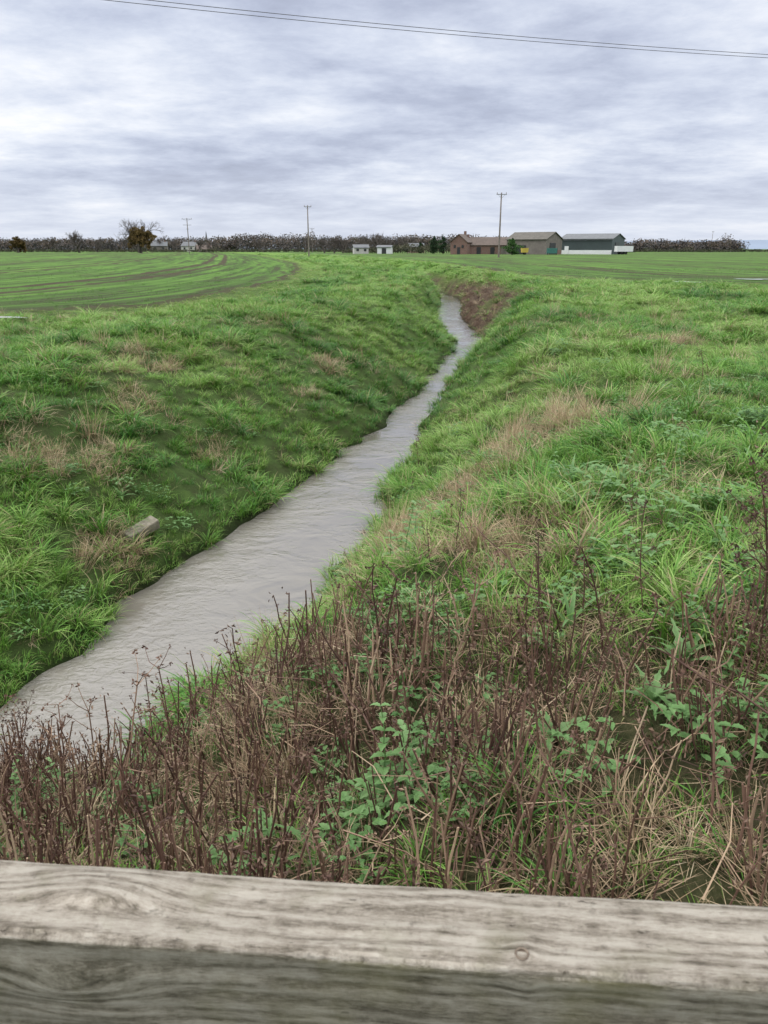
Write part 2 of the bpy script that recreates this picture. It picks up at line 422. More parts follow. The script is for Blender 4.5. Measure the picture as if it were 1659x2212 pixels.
# dry grass
Dd=[proto('dry_tuft_%d'%i,lambda m:(blades(m,24,.10,.12,.34,.005,(.2,1.2),(.2,1.0),3),blades(m,22,.16,.10,.24,.0042,(1.2,1.6),(-.2,.3),2,True)),[M_straw]) for i in range(4)]
Dd.append(proto('dry_tuft_tall',lambda m:blades(m,30,.10,.30,.62,.0055,(.0,.35),(.1,.7),4),[M_straw]))
x,y,b=sample([(1.2,5,55),(5,9,45),(9,20,15),(28,60,3)])
z=height(x,y); dm=deadmask(x,y); fore=foremask(x,y)
brown=brownbank(x,y)
fl,fr=field(x,y)
sc_=sm(.56,.66,fbm(x,y,1.1,120,3))
p=np.clip(dm*1.0+fore*.55+brown*.3+.03+.3*sc_*(y<20)+.10*(y<6),0,1)
ok=(z>ZW+.02)&(R.random(len(x))<p)&(np.maximum(fl,fr)<0)
x,y,z,b=x[ok],y[ok],z[ok],b[ok]; n=len(x)
s=np.array([.8,.9,1.1,1.5])[b]*R.uniform(.55,1.1,n)
tall=np.exp(-((x-1.85)**2+(y-8.4)**2)/.35)+np.exp(-((x-.05)**2+(y-6.2)**2)/.06)
idx=np.where((R.random(n)<tall*.8)|(R.random(n)<.06),4,R.integers(0,4,n))
near=1-sm(3.5,5,y)
scatter('dry_grass',Dd,np.stack([x,y,z],1),rotz(n,.2),np.stack([s]*3,1),idx,np.zeros(n),np.clip(R.normal(.45,.25,n)+.3*tall-.22*near,0,1))

# dead stalks
def burr(mb,c,s,rnd):
    V=[];F=[]
    for k in range(9):
        a=R.normal(size=3); a/=np.linalg.norm(a); b=np.cross(a,R.normal(size=3)); b/=np.linalg.norm(b)+1e-6
        i=len(V); q=c+a*s*R.uniform(.3,.6)
        V+=[q-b*s*.5,q+b*s*.5,q+a*s*1.1]; F.append((i,i+1,i+2))
    mb.add(V,F,(1,rnd,0))
def stalk(mb,h,r=.004,branches=4,heads=True,lean=.15,off=(0,0)):
    p=np.array([off[0],off[1],0.]); dr=np.array([R.normal()*lean,R.normal()*lean,1.]); dr/=np.linalg.norm(dr)
    pts=[p.copy()]; rnd=R.random()
    for k in range(5):
        dr=dr+R.normal(size=3)*.06; dr/=np.linalg.norm(dr); p=p+dr*h/5; pts.append(p.copy())
    pts[0][2]-=.03
    tube(mb,pts,r,r*.6,5,(1,rnd,0))
    for _ in range(branches):
        k=R.integers(1,6); q=pts[k]; a=R.random()*6.28; u=np.array([math.cos(a),math.sin(a),R.uniform(.3,1.3)]); u/=np.linalg.norm(u)
        L=h*R.uniform(.08,.28); e=q+u*L+R.normal(size=3)*.01
        tube(mb,[q,(q+e)/2+R.normal(size=3)*.008,e],r*.5,r*.25,3,(1,rnd,0))
        if heads: burr(mb,e,R.uniform(.006,.014),rnd*.7)
    return pts
def crumple(mb,c,s,n,mi=1):
    for _ in range(n):
        q=c+R.normal(size=3)*s*1.2; a=R.normal(size=3); a/=np.linalg.norm(a); b=np.cross(a,R.normal(size=3)); b/=np.linalg.norm(b)+1e-6
        cc=np.cross(a,b)*.35*s
        mb.add([q-a*s,q-b*s*.4+cc,q+a*s,q+b*s*.4+cc],[(0,1,2),(0,2,3)],(1,R.random(),0),mi)
ST=[]
def f_st(kind):
    def f(m):
        if kind==0: # cut stubble cluster
            for _ in range(5):
                pts=stalk(m,R.uniform(.18,.46),R.uniform(.0035,.0072),R.integers(0,2),False,.13,(R.normal()*.08,R.normal()*.08))
                if R.random()<.5:
                    for q in pts[1:]: crumple(m,q,.011,3)
        elif kind==1:
            pts=stalk(m,R.uniform(.42,.58),.0048,9,True)
            for q in pts[1:]: crumple(m,q,.014,4)
        elif kind==2:
            pts=stalk(m,R.uniform(.3,.5),.0042,5,True,.3)
            for q in pts[1:]: crumple(m,q,.016,5)
        elif kind==3: # fallen twigs
            for _ in range(4):
                a=R.random()*6.28; p0=np.array([R.normal()*.08,R.normal()*.08,.02+R.random()*.05]); L=R.uniform(.15,.4)
                e=p0+np.array([math.cos(a)*L,math.sin(a)*L,R.uniform(0,.14)])
                tube(m,[p0,(p0+e)/2+R.normal(size=3)*.02,e],.0032,.0018,3,(1,R.random(),0))
            crumple(m,np.array([0,0,.03]),.018,14)
        elif kind==4: # tall dried weed
            pts=stalk(m,R.uniform(.9,1.1),.0055,0,False,.10)
            for k in range(2,6):
                for _ in range(3):
                    q=pts[k]; a=R.random()*6.28; u=np.array([math.cos(a),math.sin(a),R.uniform(.6,1.6)]); u/=np.linalg.norm(u)
                    e=q+u*R.uniform(.10,.24); mid=(q+e)/2+R.normal(size=3)*.02
                    tube(m,[q,mid,e],.0026,.0015,3,(1,.25,0)); burr(m,e,.014,.25)
                    for _ in range(3):
                        e2=mid+R.normal(size=3)*.05+u*.05; tube(m,[mid,e2],.0017,.001,3,(1,.25,0)); burr(m,e2,.010,.2)
                        crumple(m,e2,.013,2)
        elif kind==5: # brown leafy bramble clump
            for _ in range(9):
                a=R.random()*6.28; L=R.uniform(.25,.6); u=np.array([math.cos(a),math.sin(a),0])
                pts=[u*L*t*.8+np.array([0,0,1])*L*(1.3*t-1.1*t*t)+R.normal(size=3)*.01 for t in np.linspace(0,1,6)]
                tube(m,pts,.003,.0015,3,(1,R.random()*.6,0))
                for q in pts[1:]: crumple(m,q,.018,4)
        elif kind==6: # long fallen branch
            pts=[np.array([-.5+t*1.0,.08*math.sin(t*5)+R.normal()*.01,.04+.28*t+R.normal()*.012]) for t in np.linspace(0,1,9)]
            tube(m,pts,.007,.003,5,(1,.55,0))
            for q in pts[2:]:
                e=q+np.array([R.uniform(.03,.14),R.normal()*.08,R.uniform(-.02,.1)]); tube(m,[q,(q+e)/2+R.normal(size=3)*.01,e],.003,.0015,3,(1,.5,0))
    return f
for k,c in ((0,3),(1,3),(2,3),(3,3),(4,3),(5,2),(6,2)):
    for i in range(c): ST.append(proto('stalk_%d_%d'%(k,i),f_st(k),[M_stem,M_brownleaf]))
# 0-2 stubble,3-5 mid,6-8 leaning,9-11 litter,12-14 tall weed,15-16 bramble,17-18 branch
x,y,b=sample([(1.2,4.8,95),(4.8,9,9),(28,60,4)])
z=height(x,y)
fore=foremask(x,y)
dm=deadmask(x,y)
brown=brownbank(x,y)
rr=R.random(len(x))
pp=np.clip(fore*.85*(.45+1.0*(fbm(x,y,1.3,79,2)))*np.interp(x,[-.2,1.0],[1.0,.72])+dm*.12*(y<9)+brown*.8*(y>28),0,1)
ok=(z>ZW+.02)&(rr<pp); x,y,z,b,brown=x[ok],y[ok],z[ok],b[ok],brown[ok]; n=len(x)
isb=y>20
t=R.random(n)
idx=np.where(t<.48,R.integers(0,3,n),np.where(t<.56,R.integers(3,6,n),np.where(t<.68,R.integers(6,9,n),R.integers(9,12,n))))
idx=np.where((y>4.4)&(y<20),R.integers(6,12,n),idx)
idx=np.where((y<3.6)&(x>1.3)&(R.random(n)<.12),R.integers(15,17,n),idx)
idx=np.where(isb,R.integers(15,17,n),idx)
s=np.where(isb,R.uniform(.6,1.0,n),R.uniform(.65,1.15,n)*np.interp(x,[-.2,.8],[1.05,.88]))
P=[np.stack([x,y,z],1)];RO=[rotz(n,.13)];SC=[np.stack([s]*3,1)];IX=[idx];VA=[np.clip(R.normal(.42,.32,n)+.08*isb,0,1)]
hand=[(1.42,2.6,12,.85),(1.6,2.9,13,.95),(1.5,2.45,14,.75),(1.75,3.1,12,.95),(1.3,2.5,13,.65),(1.85,3.4,14,.95),(2.1,3.7,12,.9),(1.62,2.7,14,.8),(2.3,4.2,13,.9),(1.15,3.1,12,.55),
 (-1.75,3.2,12,.62),(-1.45,3.0,13,.6),(-1.2,3.3,3,1.0),(-.95,3.2,4,.95),(-2.0,3.1,5,1.1),(-1.6,2.6,12,.6),(-1.3,3.1,4,1.2),(-1.1,3.4,5,1.15),(-.6,3.2,3,1.0),(.12,6.9,6,.7),(.5,9.6,6,.8),(.65,11.5,7,.9),(.5,10.8,8,.9),(1.1,12.6,7,.8),(-.45,7.8,7,.5),(.35,9.2,8,.8),
 (-1.05,6.15,9,1.2),(-.95,6.0,8,.7),(-1.2,5.9,2,.8),(-.25,9.1,9,.9),(3.9,9.5,3,.8),
 (.0,2.7,17,1.0),(-.9,2.2,18,.8),(1.3,2.2,17,.9),(1.6,2.6,18,1.1),(.7,3.6,18,.8)]
hp=np.array([(a,c,max(float(height(np.array([a]),np.array([c]))[0]),ZW)) for a,c,_,_ in hand])
P.append(hp);RO.append(rotz(len(hand),.1));SC.append(np.array([[q[3]]*3 for q in hand]));IX.append(np.array([q[2] for q in hand]));VA.append(np.where(np.array([q[2] for q in hand])>11,R.uniform(.05,.4,len(hand)),R.uniform(.35,.8,len(hand))))
scatter('dead_stalks',ST,np.concatenate(P),np.concatenate(RO),np.concatenate(SC),np.concatenate(IX),np.zeros(n+len(hand)),np.concatenate(VA))

# leafy weeds
def leaf(mb,base,az,L,W,elev,droop,serr=.2,lob=0,mi=0):
    st=9; V=[];C=[];p=np.array(base,float); rnd=R.random(); el=elev
    side=np.array([-math.sin(az),math.cos(az),0])
    for k in range(st):
        s=k/(st-1); w=W*(math.sin(math.pi*min(1,s**.65))+.02)*(1-.25*s)
        if lob: w*=(1-lob*.5*(1+math.cos(k*math.pi)))
        else: w*=1+serr*(1 if k%2 else -1)
        up=np.array([-math.cos(az)*math.sin(el),-math.sin(az)*math.sin(el),math.cos(el)])
        V+=[p-side*w/2+up*w*.14,p-up*.0*w,p+side*w/2+up*w*.14]; C+=[(1,rnd*.6+.4*1,0),(1,rnd*.6,0),(1,rnd*.6+.4,0)]
        p=p+np.array([math.cos(az)*math.cos(el),math.sin(az)*math.cos(el),math.sin(el)])*L/(st-1); el-=droop/(st-1)
    F=[]
    for k in range(st-1):
        F+=[(3*k,3*k+1,3*k+4,3*k+3),(3*k+1,3*k+2,3*k+5,3*k+4)]
    mb.add(V,F,C,mi)
def nettle(m,h=.35):
    pts=[np.array([0,0,-.02])]
    n=int(h/.04); d=np.array([R.normal()*.1,R.normal()*.1,1.])
    for k in range(n): pts.append(pts[-1]+d*.04+R.normal(size=3)*.003)
    tube(m,pts,.003,.0015,4,(1,.3,0))
    for k in range(1,n+1):
        s=k/n; L=.066*(1.15-.6*s); a=(k%2)*math.pi/2+R.normal()*.2
        for q in (0,math.pi): leaf(m,pts[k],a+q,L,L*.66,.5-.3*(1-s),1.1,.16)
def rosette(m):
    for k in range(11):
        leaf(m,(0,0,.0),k*2.4+R.normal()*.2,R.uniform(.10,.22),R.uniform(.035,.055),R.uniform(.4,1.2),R.uniform(.8,1.6),.1,.55)
def creep(m):
    for k in range(26):
        a=R.random()*6.28;r=.16*math.sqrt(R.random()); h=R.uniform(.03,.14)
        b=(r*math.cos(a),r*math.sin(a),h); tube(m,[(b[0]*.5,b[1]*.5,-.01),b],.0012,.001,3,(1,.4,0))
        for q in range(3): leaf(m,b,R.random()*6.28,R.uniform(.03,.05),R.uniform(.02,.03),R.uniform(0,.6),.8,.15)
def broad(m):
    for k in range(7):
        leaf(m,(0,0,0),k*2.4,R.uniform(.22,.42),R.uniform(.014,.022),R.uniform(.9,1.4),R.uniform(1.2,2.2),.0)
Lf=[proto('leafy_0%d'%i,lambda m:nettle(m,.36),[M_leaf]) for i in range(2)]+[proto('leafy_1%d'%i,lambda m:nettle(m,.22),[M_leaf]) for i in range(2)]+\
   [proto('leafy_2%d'%i,rosette,[M_leaf]) for i in range(3)]+[proto('leafy_3%d'%i,creep,[M_leaf]) for i in range(3)]+[proto('leafy_4%d'%i,broad,[M_leaf]) for i in range(2)]
x,y,b=sample([(1.2,5,9),(5,9,7),(9,14,2)])
z=height(x,y); cl=fbm(x,y,.9,95,2)
ok=(z>ZW+.08)&(R.random(len(x))<sm(.40,.60,cl)); x,y,z=x[ok],y[ok],z[ok]; n=len(x)
idx=np.where(R.random(n)<.65,R.integers(7,10,n),R.integers(2,12,n)); s=R.uniform(.6,1.1,n)
hand=[(.02,2.35,0,1.2),(.08,2.40,1,1.0),(-.05,2.45,2,1.2),(.13,4.65,0,1.15),(.20,4.75,1,.9),(.05,4.72,2,1.2),(.42,2.5,4,.8),(.62,2.45,5,.9),(1.2,2.75,6,1.2),(1.35,2.9,4,1.2),(1.28,2.95,2,1.1),(1.3,2.6,0,.7),(.85,3.2,11,1.1),(-1.75,3.0,4,.9),(-1.65,3.2,0,.9),(-1.55,2.5,5,1.1),(-1.62,2.45,4,1.0),(-1.9,3.3,1,.9),(-1.8,3.1,0,.8),
  (1.65,5.2,6,1.2),(1.85,5.4,5,1.2),(1.75,4.9,4,1.2),(1.95,5.2,2,1.2),(2.0,5.0,0,.9),(1.7,5.5,3,1.2),(2.2,5.6,1,.9),(1.5,4.9,8,1.3),(1.6,4.3,9,1.3),(2.0,4.4,7,1.3),(1.25,4.7,10,1.1),(2.05,6.6,5,1.0),(2.4,6.2,8,1.3),(1.4,5.6,10,1.1),(2.3,4.8,6,1.1),(1.8,3.9,2,1.1),(1.3,3.8,8,1.2),
  (-2.4,8.6,7,1.3),(-2.8,8.9,8,1.3),(-3.1,8.7,6,1.1),(1.05,2.4,4,.8),(1.0,2.5,6,.9),(1.7,3.6,4,.9),(2.2,4.2,6,.9),(1.1,2.2,8,1.1),(1.3,2.3,7,1.1),(.7,2.2,9,1.0),(-.5,2.4,7,1.1)]
hx=np.array([q[0] for q in hand]);hy=np.array([q[1] for q in hand]);hz=height(hx,hy)
P=np.concatenate([np.stack([x,y,z],1),np.stack([hx,hy,hz+.02],1)]); m_=len(hand)
scatter('nettles_and_thistles',Lf,P,rotz(n+m_,.1),np.concatenate([np.stack([s]*3,1),np.array([[q[3]]*3 for q in hand])]),np.concatenate([idx,[q[2] for q in hand]]),np.zeros(n+m_),np.concatenate([np.clip(R.normal(.35,.2,n),0,1),R.uniform(.35,.75,m_)]))

# concrete block on the bank
def block():
    m=simple('old_concrete',(.25,.225,.175),(.085,.08,.055),11,.95,0,.8)
    mb=MB(); box(mb,(0,0,0),(.40,.15,.12))
    o=mb.obj('concrete_block',[m]); bv=o.modifiers.new('b','BEVEL'); bv.width=.015; bv.segments=2
    o.location=(-2.72,8.15,float(height(np.array([-2.72]),np.array([8.15]))[0])+.10); o.rotation_euler=(math.radians(12),math.radians(-14),math.radians(52))
block()

# ---------------------------------------------------------------- timber rail fence (foreground)
def wood_mat():
    m,nt,b=newmat('weathered_timber')
    tc=N(nt,'ShaderNodeTexCoord').outputs['Object']
    sp=N(nt,'ShaderNodeSeparateXYZ'); nt.links.new(tc,sp.inputs[0])
    ox,oy,oz=sp.outputs
    v2=math_(nt,'SUBTRACT',oz,oy)   # unwrapped across-board coordinate
    off=None
    for kx,kv,amp,sxx,szz in ((-.22,-.012,.022,.06,.022),(-.33,-.035,.012,.03,.012),(.52,-.02,.02,.05,.03),(-.9,-.03,.03,.06,.03),(-.27,.05,.006,.02,.01),(.098,.019,.005,.012,.007)):
        dx=math_(nt,'DIVIDE',math_(nt,'SUBTRACT',ox,kx),sxx); dz=math_(nt,'DIVIDE',math_(nt,'SUBTRACT',v2,kv),szz)
        g=math_(nt,'EXPONENT',math_(nt,'MULTIPLY',math_(nt,'ADD',math_(nt,'MULTIPLY',dx,dx),math_(nt,'MULTIPLY',dz,dz)),-1))
        t=math_(nt,'MULTIPLY',g,amp); off=t if off is None else math_(nt,'ADD',off,t)
    vv=math_(nt,'ADD',v2,off)
    cvw=N(nt,'ShaderNodeCombineXYZ'); nt.links.new(ox,cvw.inputs[0]); nt.links.new(vv,cvw.inputs[1])
    def mapn(sx_,sy_,sc,det,rg,dist=0):
        mp=N(nt,'ShaderNodeMapping'); nt.links.new(cvw.outputs[0],mp.inputs[0]); mp.inputs['Scale'].default_value=(sx_,sy_,1)
        return noise(nt,mp.outputs[0],sc,det,rg,dist)
    broad=mapn(2.5,22,1.0,3,.5,.3)
    rings=math_(nt,'MULTIPLY',math_(nt,'ADD',math_(nt,'SINE',math_(nt,'ADD',math_(nt,'MULTIPLY',vv,560),math_(nt,'MULTIPLY',broad,26))),1),.5)
    fine=mapn(26,170,1.0,8,.85)
    fib=mapn(70,800,1.0,5,.8)
    blot=noise(nt,tc,22,8,.78)
    g=math_(nt,'ADD',math_(nt,'MULTIPLY',rings,.07),math_(nt,'ADD',math_(nt,'MULTIPLY',fine,.44),math_(nt,'ADD',math_(nt,'MULTIPLY',fib,.20),math_(nt,'MULTIPLY',blot,.29))))
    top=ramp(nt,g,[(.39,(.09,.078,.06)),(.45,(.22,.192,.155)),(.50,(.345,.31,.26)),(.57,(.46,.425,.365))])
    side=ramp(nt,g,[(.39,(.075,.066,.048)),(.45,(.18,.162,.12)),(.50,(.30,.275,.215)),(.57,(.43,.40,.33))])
    al=noise(nt,tc,9,4,.6)
    side=mixc(nt,mapr(nt,al,.5,.7,0,.55),side,(.21,.20,.09))
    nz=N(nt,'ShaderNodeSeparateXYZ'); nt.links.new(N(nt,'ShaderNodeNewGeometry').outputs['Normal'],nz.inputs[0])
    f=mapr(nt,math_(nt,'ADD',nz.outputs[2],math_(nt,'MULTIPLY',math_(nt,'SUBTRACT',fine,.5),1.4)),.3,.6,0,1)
    crack=mapr(nt,fine,.31,.40,.85,0)
    top=mixc(nt,crack,top,(.055,.045,.035))
    spots=mapr(nt,noise(nt,tc,70,3,.7),.60,.70,0,.55)
    top=mixc(nt,spots,top,(.12,.105,.085))
    grn=mapr(nt,noise(nt,tc,18,3,.6),.55,.72,0,.45)
    top=mixc(nt,grn,top,(.19,.18,.115))
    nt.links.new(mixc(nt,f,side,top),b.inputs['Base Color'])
    setin(b,Roughness=.9); b.inputs['Specular IOR Level'].default_value=.2
    bump(nt,math_(nt,'ADD',g,math_(nt,'MULTIPLY',crack,-.3)),b,1.0,.007)
    return m
M_wood=wood_mat()
def plank(name,L,D,Hh,parent,loc,rz=0,r=.006,vertical=False):
    sec=[]
    for cx,cy,a0 in ((D/2-r,-r,0),(-D/2+r,-r,90),(-D/2+r,-Hh+r,180),(D/2-r,-Hh+r,270)):
        for k in range(5):
            a=math.radians(a0+k*22.5); sec.append((cx+r*math.cos(a),cy+r*math.sin(a)))
    pts=[]
    for i in range(len(sec)):
        p,q=np.array(sec[i]),np.array(sec[(i+1)%len(sec)]); n=max(1,int(np.linalg.norm(q-p)/.006))
        for k in range(n): pts.append(p+(q-p)*k/n)
    pts=np.array(pts); ns=int(L/.008); xs=np.linspace(-L/2,L/2,ns+1); m=len(pts)
    ang=np.arctan2(pts[:,1]+Hh/2,pts[:,0])
    V=np.zeros((ns+1,m,3))
    for j in range(m):
        w=(fbm(xs,np.full_like(xs,j*.35),14,3,3)-.5)*.003+(fbm(xs,np.full_like(xs,ang[j]*2),2.2,8,2)-.5)*.006
        sc=1+w/.05
        V[:,j,0]=xs; V[:,j,1]=pts[j,0]*sc; V[:,j,2]=(pts[j,1]+Hh/2)*(1+w/(Hh/2))-Hh/2
    if vertical: V=V[:,:,[2,1,0]]
    F=[]
    for i in range(ns):
        for j in range(m):
            j2=(j+1)%m; F.append((i*m+j,i*m+j2,(i+1)*m+j2,(i+1)*m+j))
    F.append(tuple(range(m))); F.append(tuple(range(ns*m,ns*m+m))[::-1])
    mb=MB(); mb.add(V.reshape(-1,3),F); o=mb.obj(name,[M_wood],parent,smooth=True)
    o.location=loc; o.rotation_euler=(0,0,rz); return o
fence=link(bpy.data.objects.new('timber_rail_fence',None)); fence.location=(0,.428,0); fence.rotation_euler=(0,0,math.radians(-4.6))
plank('top_rail',3.4,.072,.15,fence,(0,0,1.15))
plank('middle_rail',3.4,.045,.12,fence,(0,.012,.72))
plank('bottom_rail',3.4,.045,.12,fence,(0,.012,.36))
for i,px in enumerate((-1.35,1.35)):
    plank('post_%d'%(i+1),1.5,.1,.1,fence,(px,.09,.35),vertical=True)
mn=simple('rusty_steel',(.20,.16,.12),(.08,.06,.045),60,.6,.4)
mb=MB(); 
ringp=[(.095+.0042*math.cos(a),-.023+.0042*math.sin(a),1.1502) for a in np.linspace(0,6.283,17)]
tube(mb,ringp,.0011,.0011,5); tube(mb,[(.095,-.023,1.1485),(.095,-.023,1.1500)],.0034,.003,12)
nail=mb.obj('nail',[mn],fence)

# ---------------------------------------------------------------- poles and wires
M_pole=simple('pole_timber',(.20,.17,.15),(.12,.10,.09),2,.85)
M_metal=simple('galvanised_steel',(.30,.31,.32),(.2,.2,.21),2,.5,.6)
M_ins=simple('insulator_ceramic',(.20,.12,.09),(.14,.09,.07),5,.3)
def pole(X,Y,h=11,arm=1.6,rz=0,double=False):
    z=float(height(np.array([float(X)]),np.array([float(Y)]))[0])
    e=link(bpy.data.objects.new('electricity_pole',None)); e.location=(X,Y,z); e.rotation_euler=(0,0,rz)
    mb=MB(); tube(mb,[(0,0,-1),(0,0,h*.5),(0,0,h)],.17,.11,10); mb.obj('shaft',[M_pole],e,True)
    mb=MB(); box(mb,(0,-.16,h-.25),(arm,.1,.12)); 
    if double: box(mb,(0,-.16,h-2.0),(arm*.8,.1,.12)); box(mb,(0,-.16,h-3.2),(.9,.1,.1))
    tube(mb,[(-arm*.35,-.16,h-.3),(0,-.14,h-.9)],.02,.02,4); tube(mb,[(arm*.35,-.16,h-.3),(0,-.14,h-.9)],.02,.02,4)
    mb.obj('crossarm',[M_metal],e)
    mb=MB()
    for px in (-arm*.45,0,arm*.45): tube(mb,[(px,-.16,h-.2),(px,-.16,h-.05),(px,-.16,h+.1)],.06,.045,6)
    mb.obj('insulators',[M_ins],e)
    return e
pole(21.1,150,11,1.9,.2); pole(-17.5,190,11,1.7,.3); pole(-62,260,10.6,3.2,.1,True); pole(-31.5,360,10,2,.2)
pole(208,520,12,1.5,.2); pole(216,520,11,1.5,.2)
ua=math.atan2(7.5,23.7)
pA=np.array([-8.1-23.7*.9,28.2-7.5*.9]); pB=np.array([-8.1+23.7*2,28.2+7.5*2])
for q in (pA,pB): pole(q[0],q[1],9.9,1.0,ua+math.pi/2)
cu=bpy.data.curves.new('overhead_wires','CURVE'); cu.dimensions='3D'; cu.bevel_depth=.010; cu.bevel_resolution=1
nrm=np.array([-math.sin(ua),math.cos(ua)])
for off in (-.25,.25):
    sp=cu.splines.new('POLY'); ss=np.linspace(-.9,2,60); sp.points.add(59)
    for i,s in enumerate(ss):
        sp.points[i].co=(-8.1+23.7*s+nrm[0]*off,28.2+7.5*s+nrm[1]*off,1.6+7.27+.5*(s-.5)**2,1)
link(bpy.data.objects.new('overhead_wires',cu)); cu.materials.append(simple('wire_aluminium',(.12,.12,.13),(.08,.08,.09),3,.6,.3))

# ---------------------------------------------------------------- buildings
def gz(X,Y): return float(height(np.array([float(X)]),np.array([float(Y)]))[0])
M_greenclad=simple('dark_green_cladding',(.050,.070,.072),(.038,.052,.055),.6,.5)
M_roofgrey=simple('fibre_cement_roof',(.14,.15,.16),(.095,.10,.11),.8,.8)
M_roofmoss=simple('mossy_roof',(.12,.11,.095),(.07,.065,.055),.8,.9)
M_roofred=simple('clay_tile_roof',(.13,.10,.085),(.085,.068,.058),1.2,.9)
M_white=simple('white_paint',(.72,.73,.74),(.6,.61,.62),1,.6)
M_cream=simple('cream_render',(.50,.49,.46),(.40,.39,.37),1,.8)
M_dark=simple('dark_opening',(.03,.032,.035),(.015,.016,.018),2,.4)
M_timb=simple('weathered_boarding',(.19,.17,.15),(.12,.105,.095),1.2,.9)
M_yel=simple('yellow_paint',(.55,.42,.08),(.45,.34,.06),2,.6)
M_teal=simple('teal_paint',(.05,.20,.17),(.04,.14,.12),2,.6)
def brick():
    m,nt,b=newmat('red_brick'); tc=N(nt,'ShaderNodeTexCoord').outputs['Object']
    br=N(nt,'ShaderNodeTexBrick'); setin(br,Scale=4.0,Color1=(.19,.10,.08,1),Color2=(.14,.078,.062,1),Mortar=(.21,.19,.165,1))
    mp=N(nt,'ShaderNodeMapping'); mp.inputs['Rotation'].default_value=(math.pi/2,0,0); nt.links.new(tc,mp.inputs[0]); nt.links.new(mp.outputs[0],br.inputs[0])
    nt.links.new(br.outputs[0],b.inputs['Base Color']); setin(b,Roughness=.9); return m
M_brick=brick()
def gable(name,X,Y,rz,L,W,ev,rd,mw,mr,extras=()):
    e=link(bpy.data.objects.new(name,None)); e.location=(X,Y,gz(X,Y)-.05); e.rotation_euler=(0,0,rz)
    a,b=L/2,W/2
    mb=MB()
    v=[(-a,-b,0),(a,-b,0),(a,b,0),(-a,b,0),(-a,-b,ev),(a,-b,ev),(a,b,ev),(-a,b,ev),(-a,0,rd),(a,0,rd)]
    mb.add(v,[(0,1,5,4),(1,2,6,9,5),(2,3,7,6),(3,0,4,8,7)]); mb.obj('walls',[mw],e)
    mb=MB(); o=.3; sl=(rd-ev)/b
    for s in (-1,1):
        q=[(-a-o,s*(b+o),ev-sl*o+.03),(a+o,s*(b+o),ev-sl*o+.03),(a+o,0,rd+.03),(-a-o,0,rd+.03)]
        q2=[(x_,y_,z_+.14) for x_,y_,z_ in q]
        mb.add(q+q2,[(0,1,2,3),(4,5,6,7),(0,1,5,4),(1,2,6,5),(0,3,7,4)])
    mb.obj('roof',[mr],e)
    for nm,c,s,mm in extras:
        mb=MB(); box(mb,c,s); mb.obj(nm,[mm],e)
    return e
gable('steel_barn',61,240,math.radians(-33),15.5,11.5,4.2,5.6,M_greenclad,M_roofgrey,
  [('white_base_wall',(0,-5.8,.6),(15.5,.12,1.2),M_white),('end_base_wall',(7.81,0,.5),(.12,11.5,1.0),M_greenclad),('side_door',(-5.5,-5.9,1.2),(1.2,.1,2.2),M_white),('end_door',(7.85,-1,1.7),(.12,4,3.2),M_dark),('gutter',(0,-6.1,3.98),(15.8,.12,.12),M_roofgrey)])
gable('old_farm_barn',41.5,226,math.radians(-38),12,9.5,3.9,5.7,M_timb,M_roofmoss,
  [('barn_door',(6.06,-1,1.5),(.12,3.4,3),M_dark),('brick_plinth',(6.05,2.6,.6),(.1,3.4,1.2),M_brick),('side_opening',(-2,-4.8,1.3),(4,.12,2.2),M_dark)])
gable('brick_farmhouse',22.6,236,math.radians(65),6.2,5,3.4,5.4,M_brick,M_roofred,
  [('chimney',(2.2,0,5.6),(.6,.6,1.6),M_brick),('window_1',(-3.13,-1.2,2.2),(.08,.6,.8),M_dark),('window_2',(-3.13,1.2,2.2),(.08,.6,.8),M_dark),('door',(-3.13,0,1.0),(.08,.9,2.0),M_dark)])
gable('brick_stable',30,238,math.radians(4),13,6,2.6,4.6,M_brick,M_roofred,
  [('stable_door_1',(-3,-3.06,1),(1.2,.1,2),M_dark),('stable_door_2',(1,-3.06,1),(1.2,.1,2),M_dark),('stable_door_3',(4.6,-3.06,1.1),(2.4,.1,2.2),M_timb),('chimney',(-5.6,0,4.9),(.6,.6,1.2),M_brick)])
gable('white_cottage',-7.5,262,math.radians(10),4.6,3.6,1.9,2.7,M_cream,M_roofgrey,[('window_1',(-1.2,-1.85,1.2),(.8,.08,.7),M_dark),('window_2',(1.2,-1.85,1.2),(.8,.08,.7),M_dark)])
gable('white_shed',.3,262,math.radians(-10),4.4,3.6,2.0,2.5,M_white,M_roofgrey,[('door',(0,-1.85,.9),(1.4,.08,1.7),M_dark)])
gable('brick_cottage',13,330,math.radians(15),6,4,2.2,3.6,M_brick,M_roofgrey,[('window_1',(-1.5,-2.06,1.3),(.9,.08,.8),M_white),('window_2',(1.5,-2.06,1.3),(.9,.08,.8),M_white)])
for i,(X,Y,r) in enumerate(((-118,430,.2),(-104,440,-.3),(-96,436,.4))):
    gable('distant_house',X,Y,r,8,6,3,5.0,M_timb if i!=1 else M_cream,M_roofred if i==2 else M_roofgrey,[('window_1',(-2,-3.06,1.8),(1,.1,1),M_dark),('window_2',(2,-3.06,1.8),(1,.1,1),M_dark),('chimney',(3,0,5.0),(.7,.7,1.4),M_brick)])
ch=gable('parish_church',-124,620,.3,16,8,4,6,M_timb,M_roofgrey,[('tower',(-10,0,3.5),(3,3,7),M_timb)])
mb=MB(); mb.add([(-11,-1,7),(-9,-1,7),(-9,1,7),(-11,1,7),(-10,0,14.5)],[(0,1,4),(1,2,4),(2,3,4),(3,0,4)]); mb.obj('spire',[M_roofgrey],ch)
tr=link(bpy.data.objects.new('box_trailer',None)); tr.location=(67.2,229,gz(67.2,229)); tr.rotation_euler=(0,0,.1)
